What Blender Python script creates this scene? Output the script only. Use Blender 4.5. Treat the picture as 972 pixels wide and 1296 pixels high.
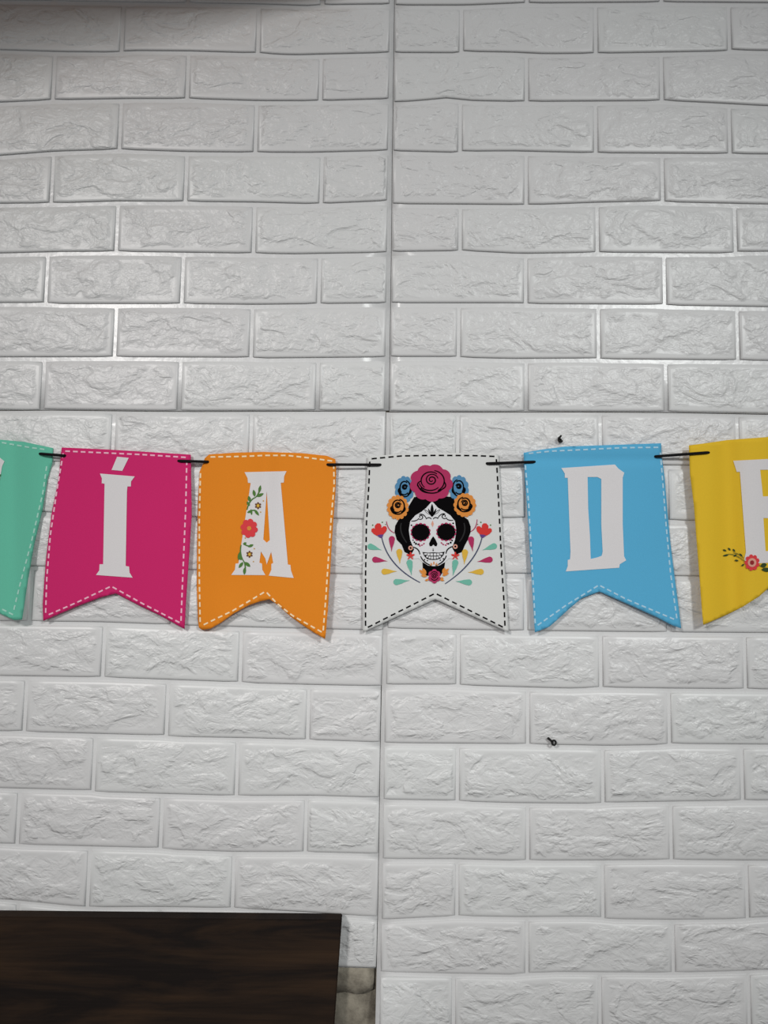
import bpy, bmesh, math, random
from mathutils import Vector, Matrix
from mathutils.geometry import delaunay_2d_cdt

for o in list(bpy.data.objects):
    bpy.data.objects.remove(o)
scene = bpy.context.scene
COL = scene.collection
random.seed(7)

# ------------------------------------------------------------------ camera
W, H, F = 972.0, 1296.0, 975.0          # picture frame and focal length in pixels
CAM = Vector((0.0, -1.05, 1.35))
PITCH, ROLL = math.atan(0.0763), math.radians(0.9)
fw = Vector((0, math.cos(PITCH), math.sin(PITCH)))
r0 = Vector((1, 0, 0))
u0 = Vector((0, -math.sin(PITCH), math.cos(PITCH)))
rt = math.cos(ROLL) * r0 + math.sin(ROLL) * u0
up = -math.sin(ROLL) * r0 + math.cos(ROLL) * u0
cam_data = bpy.data.cameras.new('camera')
cam_data.sensor_fit = 'VERTICAL'
cam_data.sensor_height = 36.0
cam_data.lens = F / H * 36.0
cam = bpy.data.objects.new('camera', cam_data)
m = Matrix((rt, up, -fw)).transposed().to_4x4()
m.translation = CAM
cam.matrix_world = m
COL.objects.link(cam)
scene.camera = cam

# ------------------------------------------------------------------ light
world = bpy.data.worlds.new('room_ambient')
scene.world = world
world.use_nodes = True
bg = world.node_tree.nodes['Background']
bg.inputs['Color'].default_value = (0.97, 0.98, 1.0, 1)
bg.inputs['Strength'].default_value = 0.23


def area(name, loc, target, size, power, color, spread=180):
    l = bpy.data.lights.new(name, 'AREA')
    l.shape = 'DISK'
    l.size = size
    l.energy = power
    l.color = color
    l.spread = math.radians(spread)
    o = bpy.data.objects.new(name, l)
    o.location = loc
    o.rotation_euler = (Vector(target) - Vector(loc)).to_track_quat('-Z', 'Y').to_euler()
    COL.objects.link(o)
    return o


area('ceiling_lamp_light', (-1.35, -2.7, 2.62), (-0.10, 0, 1.20), 0.45, 3.15, (1.0, 0.965, 0.94), 50)
area('ceiling_lamp_light', (1.35, -2.7, 2.62), (0.10, 0, 1.20), 0.45, 2.85, (0.97, 1.0, 0.985), 50)

scene.view_settings.view_transform = 'Standard'
scene.view_settings.look = 'None'
scene.view_settings.exposure = 0.0
scene.view_settings.gamma = 1.0
scene.view_settings.use_curve_mapping = False


# ------------------------------------------------------------------ helpers
def P(px, py, d=0.0):
    """point where the ray through a picture pixel meets the plane d metres in front of the wall"""
    ray = fw + rt * ((px - W / 2) / F) - up * ((py - H / 2) / F)
    t = (-d - CAM.y) / ray.y
    return CAM + ray * t


def obj(name, mesh, mat, parent=None, kind=None, label=None, cat=None, group=None):
    o = bpy.data.objects.new(name, mesh)
    COL.objects.link(o)
    if mat is not None and mesh is not None and not mesh.materials:
        mesh.materials.append(mat)
    if parent is not None:
        o.parent = parent
        o.matrix_parent_inverse = parent.matrix_world.inverted()
    if kind: o['kind'] = kind
    if label: o['label'] = label
    if cat: o['category'] = cat
    if group: o['group'] = group
    return o


def empty(name, loc, label, cat, group=None):
    o = bpy.data.objects.new(name, None)
    COL.objects.link(o)
    o.location = loc
    o.empty_display_size = 0.02
    o['label'] = label
    o['category'] = cat
    if group: o['group'] = group
    bpy.context.view_layer.update()
    return o


def mesh_from(name, verts, faces, smooth=False, center=True):
    me = bpy.data.meshes.new(name)
    c = Vector((0, 0, 0))
    if center:
        for v in verts: c += Vector(v)
        c /= len(verts)
    me.from_pydata([tuple(Vector(v) - c) for v in verts], [], faces)
    me.validate()
    me.update()
    if smooth:
        for p in me.polygons: p.use_smooth = True
    return me, c


def interp(pts, x):
    if x <= pts[0][0]:
        return pts[0][1]
    for (x0, y0), (x1, y1) in zip(pts, pts[1:]):
        if x <= x1:
            return y0 + (y1 - y0) * (x - x0) / max(1e-6, x1 - x0)
    return pts[-1][1]


def sstep(a, b, x):
    t = max(0.0, min(1.0, (x - a) / (b - a)))
    return t * t * (3 - 2 * t)


def gauss(x, c, s):
    return math.exp(-((x - c) / s) ** 2)


# ------------------------------------------------------------------ materials
def new_mat(name):
    mt = bpy.data.materials.new(name)
    mt.use_nodes = True
    nt = mt.node_tree
    b = nt.nodes['Principled BSDF']
    return mt, nt, b


def N(nt, typ, **kw):
    n = nt.nodes.new(typ)
    for k, v in kw.items():
        if k.startswith('in_'):
            key = k[3:]
            key = int(key) if key.isdigit() else key
            n.inputs[key].default_value = v
        else:
            setattr(n, k, v)
    return n


def math_node(nt, op, a, b=None, c=None):
    n = nt.nodes.new('ShaderNodeMath')
    n.operation = op
    for i, v in enumerate((a, b, c)):
        if v is None: continue
        if isinstance(v, (int, float)):
            n.inputs[i].default_value = v
        else:
            nt.links.new(v, n.inputs[i])
    return n.outputs[0]


def smooth_range(nt, v, a, b, lo=0.0, hi=1.0):
    n = nt.nodes.new('ShaderNodeMapRange')
    n.interpolation_type = 'SMOOTHSTEP'
    nt.links.new(v, n.inputs['Value'])
    n.inputs['From Min'].default_value = a
    n.inputs['From Max'].default_value = b
    n.inputs['To Min'].default_value = lo
    n.inputs['To Max'].default_value = hi
    return n.outputs['Result']


FOAM = (0.735, 0.735, 0.735, 1)


def foam_brick():
    mt, nt, b = new_mat('white_foam_brick')
    L = nt.links
    tc = N(nt, 'ShaderNodeTexCoord')
    oi = N(nt, 'ShaderNodeObjectInfo')
    # offset every brick's relief
    off = N(nt, 'ShaderNodeCombineXYZ')
    L.new(math_node(nt, 'MULTIPLY', oi.outputs['Random'], 13.7), off.inputs[0])
    L.new(math_node(nt, 'MULTIPLY', oi.outputs['Random'], 7.3), off.inputs[2])
    add = N(nt, 'ShaderNodeVectorMath', operation='ADD')
    L.new(tc.outputs['Object'], add.inputs[0]); L.new(off.outputs[0], add.inputs[1])
    mp = N(nt, 'ShaderNodeMapping')
    mp.inputs['Scale'].default_value = (16, 1, 25)
    L.new(add.outputs[0], mp.inputs['Vector'])
    n1 = N(nt, 'ShaderNodeTexNoise', in_Scale=1.08, in_Detail=4.0, in_Roughness=0.52, in_Distortion=0.5)
    L.new(mp.outputs[0], n1.inputs['Vector'])
    t = math_node(nt, 'MULTIPLY', n1.outputs['Fac'], 5.0)
    fl = math_node(nt, 'FLOOR', t)
    fr = math_node(nt, 'FRACT', t)
    st = smooth_range(nt, fr, 0.26, 0.74)
    terr = math_node(nt, 'DIVIDE', math_node(nt, 'ADD', fl, st), 5.0)
    n2 = N(nt, 'ShaderNodeTexNoise', in_Scale=95.0, in_Detail=4.0, in_Roughness=0.6)
    L.new(add.outputs[0], n2.inputs['Vector'])
    n3 = N(nt, 'ShaderNodeTexNoise', in_Scale=3.6, in_Detail=3.0, in_Roughness=0.55, in_Distortion=0.8)
    L.new(mp.outputs[0], n3.inputs['Vector'])
    h = math_node(nt, 'MULTIPLY', terr, 0.62)
    h = math_node(nt, 'ADD', h, math_node(nt, 'MULTIPLY', n1.outputs['Fac'], 0.55))
    h = math_node(nt, 'ADD', h, math_node(nt, 'MULTIPLY', n3.outputs['Fac'], 0.30))
    h = math_node(nt, 'ADD', h, math_node(nt, 'MULTIPLY', n2.outputs['Fac'], 0.11))
    # flat rim round every brick
    sx = N(nt, 'ShaderNodeSeparateXYZ')
    L.new(tc.outputs['Generated'], sx.inputs[0])
    ex = math_node(nt, 'MULTIPLY', math_node(nt, 'MINIMUM', sx.outputs[0], math_node(nt, 'SUBTRACT', 1.0, sx.outputs[0])), 0.185)
    ez = math_node(nt, 'MULTIPLY', math_node(nt, 'MINIMUM', sx.outputs[2], math_node(nt, 'SUBTRACT', 1.0, sx.outputs[2])), 0.066)
    e = math_node(nt, 'MINIMUM', ex, ez)
    e = math_node(nt, 'ADD', e, math_node(nt, 'MULTIPLY', math_node(nt, 'SUBTRACT', n3.outputs['Fac'], 0.5), 0.012))
    mk = smooth_range(nt, e, 0.005, 0.013)
    h = math_node(nt, 'MULTIPLY', math_node(nt, 'SUBTRACT', h, 0.75), mk)
    bump = N(nt, 'ShaderNodeBump')
    bump.inputs['Strength'].default_value = 0.85
    bump.inputs['Distance'].default_value = 0.0092
    L.new(h, bump.inputs['Height'])
    L.new(bump.outputs[0], b.inputs['Normal'])
    # faint tone difference from brick to brick
    mixc = N(nt, 'ShaderNodeMix', data_type='RGBA')
    mixc.inputs[6].default_value = (0.720, 0.715, 0.715, 1)
    mixc.inputs[7].default_value = (0.735, 0.742, 0.737, 1)
    L.new(oi.outputs['Random'], mixc.inputs[0])
    L.new(mixc.outputs[2], b.inputs['Base Color'])
    b.inputs['Roughness'].default_value = 0.36
    b.inputs['Specular IOR Level'].default_value = 0.5
    return mt


def foam_sheet():
    mt, nt, b = new_mat('white_foam_sheet')
    b.inputs['Base Color'].default_value = FOAM
    b.inputs['Roughness'].default_value = 0.28
    tc = N(nt, 'ShaderNodeTexCoord')
    n = N(nt, 'ShaderNodeTexNoise', in_Scale=70.0, in_Detail=3.0)
    nt.links.new(tc.outputs['Object'], n.inputs['Vector'])
    bump = N(nt, 'ShaderNodeBump')
    bump.inputs['Strength'].default_value = 0.3
    bump.inputs['Distance'].default_value = 0.002
    nt.links.new(n.outputs['Fac'], bump.inputs['Height'])
    nt.links.new(bump.outputs[0], b.inputs['Normal'])
    return mt


def plaster():
    mt, nt, b = new_mat('bare_beige_plaster')
    tc = N(nt, 'ShaderNodeTexCoord')
    n = N(nt, 'ShaderNodeTexNoise', in_Scale=38.0, in_Detail=6.0, in_Roughness=0.65)
    nt.links.new(tc.outputs['Object'], n.inputs['Vector'])
    cr = N(nt, 'ShaderNodeValToRGB')
    cr.color_ramp.elements[0].position = 0.3
    cr.color_ramp.elements[0].color = (0.10, 0.085, 0.065, 1)
    cr.color_ramp.elements[1].position = 0.62
    cr.color_ramp.elements[1].color = (0.36, 0.325, 0.26, 1)
    nt.links.new(n.outputs['Fac'], cr.inputs[0])
    nt.links.new(cr.outputs[0], b.inputs['Base Color'])
    b.inputs['Roughness'].default_value = 0.9
    bump = N(nt, 'ShaderNodeBump')
    bump.inputs['Strength'].default_value = 0.7
    bump.inputs['Distance'].default_value = 0.004
    nt.links.new(n.outputs['Fac'], bump.inputs['Height'])
    nt.links.new(bump.outputs[0], b.inputs['Normal'])
    return mt


def fabric(name, col, trans=0.12, gain=1.45):
    """non-woven cloth: matt, faintly dappled, lets a little light through"""
    mt, nt, b = new_mat(name)
    L = nt.links
    col = tuple(min(0.9, c * gain) for c in col[:3])
    tc = N(nt, 'ShaderNodeTexCoord')
    n = N(nt, 'ShaderNodeTexNoise', in_Scale=900.0, in_Detail=2.0)
    L.new(tc.outputs['Object'], n.inputs['Vector'])
    mx = N(nt, 'ShaderNodeMix', data_type='RGBA')
    mx.inputs[6].default_value = tuple(c * 0.94 for c in col[:3]) + (1,)
    mx.inputs[7].default_value = tuple(min(1, c * 1.06) for c in col[:3]) + (1,)
    L.new(n.outputs['Fac'], mx.inputs[0])
    L.new(mx.outputs[2], b.inputs['Base Color'])
    b.inputs['Roughness'].default_value = 0.78
    b.inputs['Specular IOR Level'].default_value = 0.25
    bump = N(nt, 'ShaderNodeBump')
    bump.inputs['Strength'].default_value = 0.25
    bump.inputs['Distance'].default_value = 0.0006
    L.new(n.outputs['Fac'], bump.inputs['Height'])
    L.new(bump.outputs[0], b.inputs['Normal'])
    if trans:
        tr = N(nt, 'ShaderNodeBsdfTranslucent')
        L.new(mx.outputs[2], tr.inputs['Color'])
        ms = N(nt, 'ShaderNodeMixShader')
        ms.inputs[0].default_value = trans
        L.new(b.outputs[0], ms.inputs[1]); L.new(tr.outputs[0], ms.inputs[2])
        L.new(ms.outputs[0], nt.nodes['Material Output'].inputs['Surface'])
    return mt


def srgb(r, g, b):
    f = lambda c: (c / 255 / 12.92) if c / 255 <= 0.04045 else ((c / 255 + 0.055) / 1.055) ** 2.4
    return (f(r), f(g), f(b), 1)


def plain(name, col, rough=0.7, spec=0.3):
    """printed ink or plain surface with a faint grain"""
    mt, nt, b = new_mat(name)
    tc = N(nt, 'ShaderNodeTexCoord')
    n = N(nt, 'ShaderNodeTexNoise', in_Scale=700.0, in_Detail=2.0)
    nt.links.new(tc.outputs['Object'], n.inputs['Vector'])
    mx = N(nt, 'ShaderNodeMix', data_type='RGBA')
    mx.inputs[6].default_value = tuple(c * 0.93 for c in col[:3]) + (1,)
    mx.inputs[7].default_value = tuple(min(1, c * 1.07) for c in col[:3]) + (1,)
    nt.links.new(n.outputs['Fac'], mx.inputs[0])
    nt.links.new(mx.outputs[2], b.inputs['Base Color'])
    b.inputs['Roughness'].default_value = rough
    b.inputs['Specular IOR Level'].default_value = spec
    return mt


def dark_wood():
    mt, nt, b = new_mat('dark_stained_wood')
    L = nt.links
    tc = N(nt, 'ShaderNodeTexCoord')
    mp = N(nt, 'ShaderNodeMapping')
    mp.inputs['Scale'].default_value = (4.0, 4.0, 26.0)
    L.new(tc.outputs['Object'], mp.inputs['Vector'])
    n = N(nt, 'ShaderNodeTexNoise', in_Scale=1.0, in_Detail=6.0, in_Roughness=0.6, in_Distortion=0.6)
    L.new(mp.outputs[0], n.inputs['Vector'])
    cr = N(nt, 'ShaderNodeValToRGB')
    cr.color_ramp.elements[0].position = 0.42
    cr.color_ramp.elements[0].color = (0.017, 0.0125, 0.011, 1)
    cr.color_ramp.elements[1].position = 0.86
    cr.color_ramp.elements[1].color = (0.085, 0.047, 0.025, 1)
    L.new(n.outputs['Fac'], cr.inputs[0])
    mp2 = N(nt, 'ShaderNodeMapping')
    mp2.inputs['Scale'].default_value = (8.0, 8.0, 300.0)
    L.new(tc.outputs['Object'], mp2.inputs['Vector'])
    n2 = N(nt, 'ShaderNodeTexNoise', in_Scale=1.0, in_Detail=3.0)
    L.new(mp2.outputs[0], n2.inputs['Vector'])
    mx = N(nt, 'ShaderNodeMix', data_type='RGBA', blend_type='MULTIPLY')
    mx.inputs[0].default_value = 0.45
    L.new(cr.outputs[0], mx.inputs[6])
    L.new(n2.outputs['Fac'], mx.inputs[7])
    L.new(mx.outputs[2], b.inputs['Base Color'])
    b.inputs['Roughness'].default_value = 0.8
    b.inputs['Specular IOR Level'].default_value = 0.12
    bump = N(nt, 'ShaderNodeBump')
    bump.inputs['Strength'].default_value = 0.25
    bump.inputs['Distance'].default_value = 0.001
    L.new(n2.outputs['Fac'], bump.inputs['Height'])
    L.new(bump.outputs[0], b.inputs['Normal'])
    return mt


M_BRICK, M_SHEET, M_PLASTER, M_WOOD = foam_brick(), foam_sheet(), plaster(), dark_wood()
M_CORD = plain('black_cord', (0.006, 0.005, 0.006, 1), 0.75, 0.15)
M_IRON = plain('black_iron', (0.004, 0.004, 0.004, 1), 0.55, 0.3)
M_FLOOR = plain('grey_floor_tile', (0.30, 0.29, 0.28, 1), 0.5)
M_SHADE_BOARD = plain('brown_shade_board_wood', (0.42, 0.23, 0.13, 1), 0.6)

# ------------------------------------------------------------------ room shell


def box(name, lo, hi, mat, bevel=0.0, **kw):
    bm = bmesh.new()
    bmesh.ops.create_cube(bm, size=1.0)
    s = Vector(hi) - Vector(lo)
    for v in bm.verts:
        v.co = Vector((v.co.x * s.x, v.co.y * s.y, v.co.z * s.z))
    if bevel:
        bmesh.ops.bevel(bm, geom=bm.edges[:], offset=bevel, segments=2, affect='EDGES')
    me = bpy.data.meshes.new(name)
    bm.to_mesh(me); bm.free()
    o = obj(name, me, mat, **kw)
    o.location = (Vector(lo) + Vector(hi)) / 2
    bpy.context.view_layer.update()
    return o


floor = box('floor', (-1.6, -3.0, -0.05), (1.6, 0.06, 0.0), M_FLOOR, kind='structure',
            label='plain grey floor below the brick wall')
wall = box('wall_back', (-1.3, 0.0, -0.05), (1.3, 0.06, 2.6), M_PLASTER, kind='structure',
           label='wall clad in white embossed foam brick panels')

# ---- measured courses: bottom edge of each course as (x, y) in the picture
LEFT = {
    -1: [(-250, 0), (0, 0), (324, 4.5), (400, 7), (410, 5.5), (490, 4.5)],
    0: [(-250, 60), (0, 62.5), (80, 65), (155, 65.5), (165, 63.5), (240, 64), (324, 66.5), (370, 69), (490, 66)],
    1: [(-250, 130), (0, 129), (66, 126), (160, 124.3), (240, 124.3), (330, 127), (404, 127), (490, 124.5)],
    2: [(-250, 198), (0, 196.5), (70, 191), (150, 188.5), (240, 191.5), (324, 192.3), (390, 192.5), (490, 190)],
    3: [(-250, 258), (0, 257), (75, 256.3), (150, 254), (230, 254.5), (324, 255.5), (400, 257.5), (490, 253.5)],
    4: [(-250, 321), (0, 320), (80, 318), (145, 317.7), (310, 320), (370, 321), (490, 319)],
    5: [(-250, 381), (0, 382.7), (57, 382.7), (66, 384), (228, 384), (324, 385), (400, 384), (490, 383)],
    6: [(-250, 450), (0, 451.5), (143, 451.3), (315, 452), (324, 453), (490, 451.5)],
    7: [(-250, 517), (0, 518), (52, 519), (58, 517.5), (224, 519.5), (400, 519), (490, 518.5)],
    8: [(-250, 579), (0, 582), (60, 583.5), (250, 587), (445, 589), (490, 589)],
    9: [(-250, 643), (0, 647), (60, 648), (245, 654), (425, 656), (490, 657.5)],
    10: [(-250, 711), (0, 715.5), (60, 716.5), (245, 721), (425, 726), (490, 727)],
    11: [(-250, 781), (0, 785.5), (130, 787), (250, 791.5), (324, 793.7), (480, 797.5)],
    12: [(-250, 851), (0, 855), (128, 856.7), (300, 863), (324, 864.5), (400, 866.5), (480, 868)],
    13: [(-250, 920), (0, 925), (28, 925), (36, 926), (208, 930.5), (216, 932), (324, 934), (390, 936), (478, 939)],
    14: [(-250, 991), (0, 997), (115, 1000), (122, 1002), (300, 1007), (400, 1006.7), (478, 1009.3)],
    15: [(-250, 1061), (0, 1067), (22, 1068.5), (200, 1073), (212, 1075), (300, 1078), (385, 1078), (476, 1080.3)],
    16: [(-250, 1133), (0, 1137.7), (20, 1139), (110, 1148), (200, 1147.5), (290, 1149), (385, 1154), (474, 1160)],
    17: [(-250, 1206), (0, 1211), (200, 1217), (385, 1222), (474, 1224.7)],
}
RIGHT = {
    -1: [(500, 6), (590, 6), (648, 3.5), (850, 2), (972, 3), (1250, 0)],
    0: [(500, 66), (580, 66.3), (586, 64.5), (648, 65.5), (690, 67.5), (752, 67), (920, 64), (926, 62.5), (972, 63.5), (1250, 60)],
    1: [(500, 129), (540, 126), (565, 123.5), (600, 127), (660, 128), (830, 127), (838, 126.5), (900, 129.5), (972, 133.5), (1250, 132)],
    2: [(500, 190.5), (578, 192.5), (586, 191), (648, 190.5), (750, 193), (920, 194), (972, 194.5), (1250, 194)],
    3: [(500, 257.5), (648, 258.5), (664, 259), (760, 255.5), (835, 254), (842, 255), (972, 258), (1250, 258)],
    4: [(500, 318), (578, 317), (586, 316.8), (660, 320.5), (755, 319), (925, 320), (936, 318), (972, 317.7), (1250, 318)],
    5: [(495, 383), (648, 383), (665, 384), (838, 385), (845, 386), (972, 388), (1250, 389)],
    6: [(497, 451), (575, 451), (584, 452), (648, 453.5), (750, 453), (760, 454), (925, 455.5), (972, 456), (1250, 458)],
    7: [(496, 520), (648, 520.5), (668, 520), (838, 520.5), (972, 523), (1250, 525)],
    8: [(490, 587.5), (650, 588), (850, 588.5), (972, 590), (1250, 592)],
    9: [(490, 656), (650, 655), (850, 658), (972, 660), (1250, 662)],
    10: [(490, 726), (650, 725.5), (850, 728.6), (972, 730), (1250, 733)],
    11: [(490, 795), (650, 797.8), (860, 800), (972, 800.7), (1250, 804)],
    12: [(490, 866), (575, 866), (584, 867), (648, 869), (720, 871), (760, 869.7), (850, 871), (972, 872), (1250, 876)],
    13: [(488, 940), (648, 941.3), (770, 943.5), (840, 942.5), (848, 941), (972, 942), (1250, 946)],
    14: [(488, 1011.7), (573, 1013), (584, 1014), (648, 1016), (755, 1017), (770, 1015.5), (860, 1014), (972, 1012.5), (1250, 1016)],
    15: [(486, 1087), (575, 1087), (648, 1089), (750, 1088.7), (845, 1088), (972, 1089), (1250, 1091)],
    16: [(485, 1163.7), (560, 1160), (577, 1159), (648, 1160.5), (755, 1160), (766, 1163), (850, 1164), (940, 1163), (972, 1160), (1250, 1162)],
    17: [(480, 1230), (570, 1232), (648, 1233.5), (668, 1232), (700, 1230), (850, 1231), (930, 1229), (972, 1227), (1250, 1230)],
    18: [(478, 1303), (648, 1306), (972, 1303), (1250, 1305)],
    19: [(476, 1377), (648, 1380), (972, 1378), (1250, 1380)],
}
JL = {-1: [70, 239, 409], 0: [155, 327], 1: [68, 237.5, 406], 2: [152, 324], 3: [66, 235.5, 407], 4: [148, 321.5],
      5: [59, 231, 404], 6: [146, 318.5], 7: [54.5, 227.5, 402], 8: [143, 317.5], 9: [49, 224, 399],
      10: [138, 313], 11: [39, 219, 397], 12: [131, 304.5], 13: [32, 211.5, 390], 14: [119, 300],
      15: [23, 204, 387], 16: [112, 295], 17: [21, 201, 385]}
JR = {-1: [667, 837], 0: [584, 754, 923], 1: [666.5, 837.5], 2: [582.5, 754, 923.5], 3: [666, 838.5], 4: [582.5, 756, 930.5],
      5: [665.5, 841], 6: [580.5, 757.5, 933.5], 7: [666, 843], 8: [579.5, 760, 933.5], 9: [667, 844],
      10: [578, 760, 936], 11: [665.5, 846], 12: [580, 760.5, 943], 13: [668, 847], 14: [579, 763, 939.5],
      15: [668, 849.5], 16: [578.5, 763, 945.5], 17: [667, 852], 18: [574, 759.5, 948], 19: [667, 854]}
SEAM_UP = [(-130, 501), (0, 499.2), (100, 498), (200, 496.3), (300, 495.6), (400, 494), (521, 492.5)]
SEAM_LO = [(521, 490), (790, 487), (870, 484), (1000, 482), (1080, 481), (1160, 479.6), (1230, 478), (1400, 474)]
# two further courses above the picture
for dct in (LEFT, RIGHT):
    for k in (-2, -3):
        dct[k] = [(x, y + 61 * (k + 1)) for x, y in dct[-1]]
for k in (-2, -3):
    JL[k] = [x + 1 for x in JL[k + 2]] if k + 2 in JL else JL[-1]
    JR[k] = [x for x in JR[k + 2]] if k + 2 in JR else JR[-1]


def tilt(x):
    """how far an upright on the wall drifts sideways per picture row"""
    return (x - 486) * 0.1 / 1220 - 0.0156


SHEET_D, FACE_D = 0.004, 0.0075


def lift(px, py, side):
    """the lower corner of the right-hand panels has come a little off the wall"""
    if side == 'R':
        return 0.020 * sstep(1190, 1320, py) * (1 - sstep(478, 585, px))
    return 0.0


def brick(row_pts_top, row_pts_bot, xl, xr, gap_top, side, parent):
    y_mid = (interp(row_pts_bot, (xl + xr) / 2) + interp(row_pts_top, (xl + xr) / 2)) / 2
    n = 10
    GX = 2.6

    def edge(x, pts, off, inset):
        return interp(pts, x) + off + inset

    def ring(inset_x, inset_t, inset_b, d):
        vs = []
        a, c = xl + inset_x, xr - inset_x
        for i in range(n + 1):
            x = a + (c - a) * i / n
            y = interp(row_pts_top, x) + gap_top + inset_t
            if i in (0, n): y += 0.8
            xx = x + tilt(x) * (y - y_mid)
            vs.append(P(xx, y, d + lift(xx, y, side)))
        for i in range(n, -1, -1):
            x = a + (c - a) * i / n
            y = interp(row_pts_bot, x) - inset_b
            if i in (0, n): y -= 0.8
            xx = x + tilt(x) * (y - y_mid)
            vs.append(P(xx, y, d + lift(xx, y, side)))
        return vs

    rings = [ring(0.0, 0.0, 0.0, SHEET_D - 0.0006),
             ring(0.6, 1.6, 0.3, SHEET_D + 0.0020),
             ring(1.8, 3.6, 1.2, FACE_D - 0.0005),
             ring(4.2, 6.6, 3.2, FACE_D)]
    verts = [v for r in rings for v in r]
    k = 2 * (n + 1)
    faces = []
    for r in range(3):
        for i in range(k):
            j = (i + 1) % k
            faces.append((r * k + i, (r + 1) * k + i, (r + 1) * k + j, r * k + j))
    b0 = 3 * k
    for i in range(n):
        faces.append((b0 + i, b0 + k - 1 - i, b0 + k - 2 - i, b0 + i + 1))
    me, c = mesh_from('brick', verts, faces, smooth=True)
    o = obj('brick', me, M_BRICK)
    o.location = c
    o.parent = parent
    return o


def cdt_mesh(loops, step):
    """fill closed loops (later ones are holes) with an even triangle mesh, in picture coordinates"""
    pts, edges = [], []
    for lp in loops:
        dense = []
        for (x0, y0), (x1, y1) in zip(lp, lp[1:] + lp[:1]):
            k = max(1, int(math.hypot(x1 - x0, y1 - y0) / step))
            for i in range(k):
                dense.append((x0 + (x1 - x0) * i / k, y0 + (y1 - y0) * i / k))
        b = len(pts)
        pts += dense
        edges += [(b + i, b + (i + 1) % len(dense)) for i in range(len(dense))]

    def inside(x, y):
        c = False
        for lp in loops:
            for (x0, y0), (x1, y1) in zip(lp, lp[1:] + lp[:1]):
                if (y0 > y) != (y1 > y) and x < (x1 - x0) * (y - y0) / (y1 - y0) + x0:
                    c = not c
        return c

    nb = len(pts)
    xs = [p[0] for p in pts]; ys = [p[1] for p in pts]
    y = math.floor(min(ys) / step) * step
    bins = {}
    for p in pts:
        bins.setdefault((int(p[0] // step), int(p[1] // step)), []).append(p)
    while y < max(ys):
        x = math.floor(min(xs) / step) * step
        while x < max(xs):
            if inside(x, y):
                near = False
                for i in (-1, 0, 1):
                    for j in (-1, 0, 1):
                        for q in bins.get((int(x // step) + i, int(y // step) + j), ()):
                            if (q[0] - x) ** 2 + (q[1] - y) ** 2 < (step * 0.6) ** 2:
                                near = True
                if not near:
                    pts.append((x, y))
            x += step
        y += step
    vo, eo, fo, _, _, _ = delaunay_2d_cdt([Vector(p) for p in pts], edges, [], 0, 1e-5)
    out = []
    for f in fo:
        cx = sum(vo[i].x for i in f) / len(f); cy = sum(vo[i].y for i in f) / len(f)
        if inside(cx, cy):
            out.append(tuple(f))
    return [(v.x, v.y) for v in vo], out


def surface_mesh(name, pts, faces, dfun, smooth=True):
    verts = [P(x, y, dfun(x, y)) for x, y in pts]
    # keep the front of every face towards the room
    fs = []
    for f in faces:
        a, b, c = (verts[i] for i in f[:3])
        fs.append(f if (b - a).cross(c - a).y < 0 else tuple(reversed(f)))
    return mesh_from(name, verts, fs, smooth)


def panel(side, rows, joints, seam, xfar, rmin, rmax, label):
    """one foam sheet with its bricks"""
    top, bot = rows[rmin - 1], rows[rmax]
    gap = 2.0
    ptsx = [xfar + (seam_x(seam, 500) - xfar) * i / 12 for i in range(13)]
    yt = lambda x: interp(top, x) + gap
    yb = lambda x: interp(bot, x) + gap * 0.4
    sgn = -1 if side == 'L' else 1
    xs_top = seam_x(seam, yt(490)) + (0.0 if rmin < 8 else -1.6) + sgn * 0.3
    loop = []
    for i in range(13):
        x = xfar + (xs_top - xfar) * i / 12
        loop.append((x, yt(x)))
    y0, y1 = yt(490), yb(490)
    for i in range(1, 8):
        y = y0 + (y1 - y0) * i / 8
        loop.append((seam_x(seam, y) + (0.0 if rmin < 8 else -1.6) + sgn * 0.3, y))
    xs_bot = seam_x(seam, y1) + (0.0 if rmin < 8 else -1.6) + sgn * 0.3
    for i in range(13):
        x = xs_bot + (xfar - xs_bot) * i / 12
        loop.append((x, yb(x)))
    pts, fs = cdt_mesh([loop], 30)
    me, c = surface_mesh('foam_panel', pts, fs, lambda x, y: SHEET_D + lift(x, y, side))
    o = obj('foam_panel', me, M_SHEET, label=label)
    o.location = c
    sol = o.modifiers.new('thickness', 'SOLIDIFY')
    sol.thickness = SHEET_D - 0.0004
    sol.offset = -1.0
    o.parent = wall
    o.matrix_parent_inverse = wall.matrix_world.inverted()
    bpy.context.view_layer.update()
    hold = o
    for r in range(rmin, rmax + 1):
        ymid = (interp(rows[r], 490) + interp(rows[r - 1], 490)) / 2
        sx = seam_x(seam, ymid)
        js = list(joints[r])
        if side == 'L':
            pitch = 173
            while js[0] > xfar: js.insert(0, js[0] - pitch)
            xs = [max(xfar, j) for j in js]
            xs = xs + [sx - (3.4 if rmin < 8 else -0.3)]
        else:
            pitch = 176
            while js[-1] < xfar: js.append(js[-1] + pitch)
            xs = [sx + (-1.3 if rmin < 8 else 1.4)] + [min(xfar, j) for j in js]
        gt = 5.2 if r < 8 else 4.2
        if r == rmin and rmin == 8: gt = 4.0
        for a, b in zip(xs, xs[1:]):
            if b - a < 14: continue
            GX = 2.3
            bo = brick(rows[r - 1], rows[r], a + GX, b - GX, gt, side, None)
            bo.parent = hold
            bo.matrix_parent_inverse = hold.matrix_world.inverted()
    return o


def seam_x(seam, y):
    return interp(seam, y)


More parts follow.
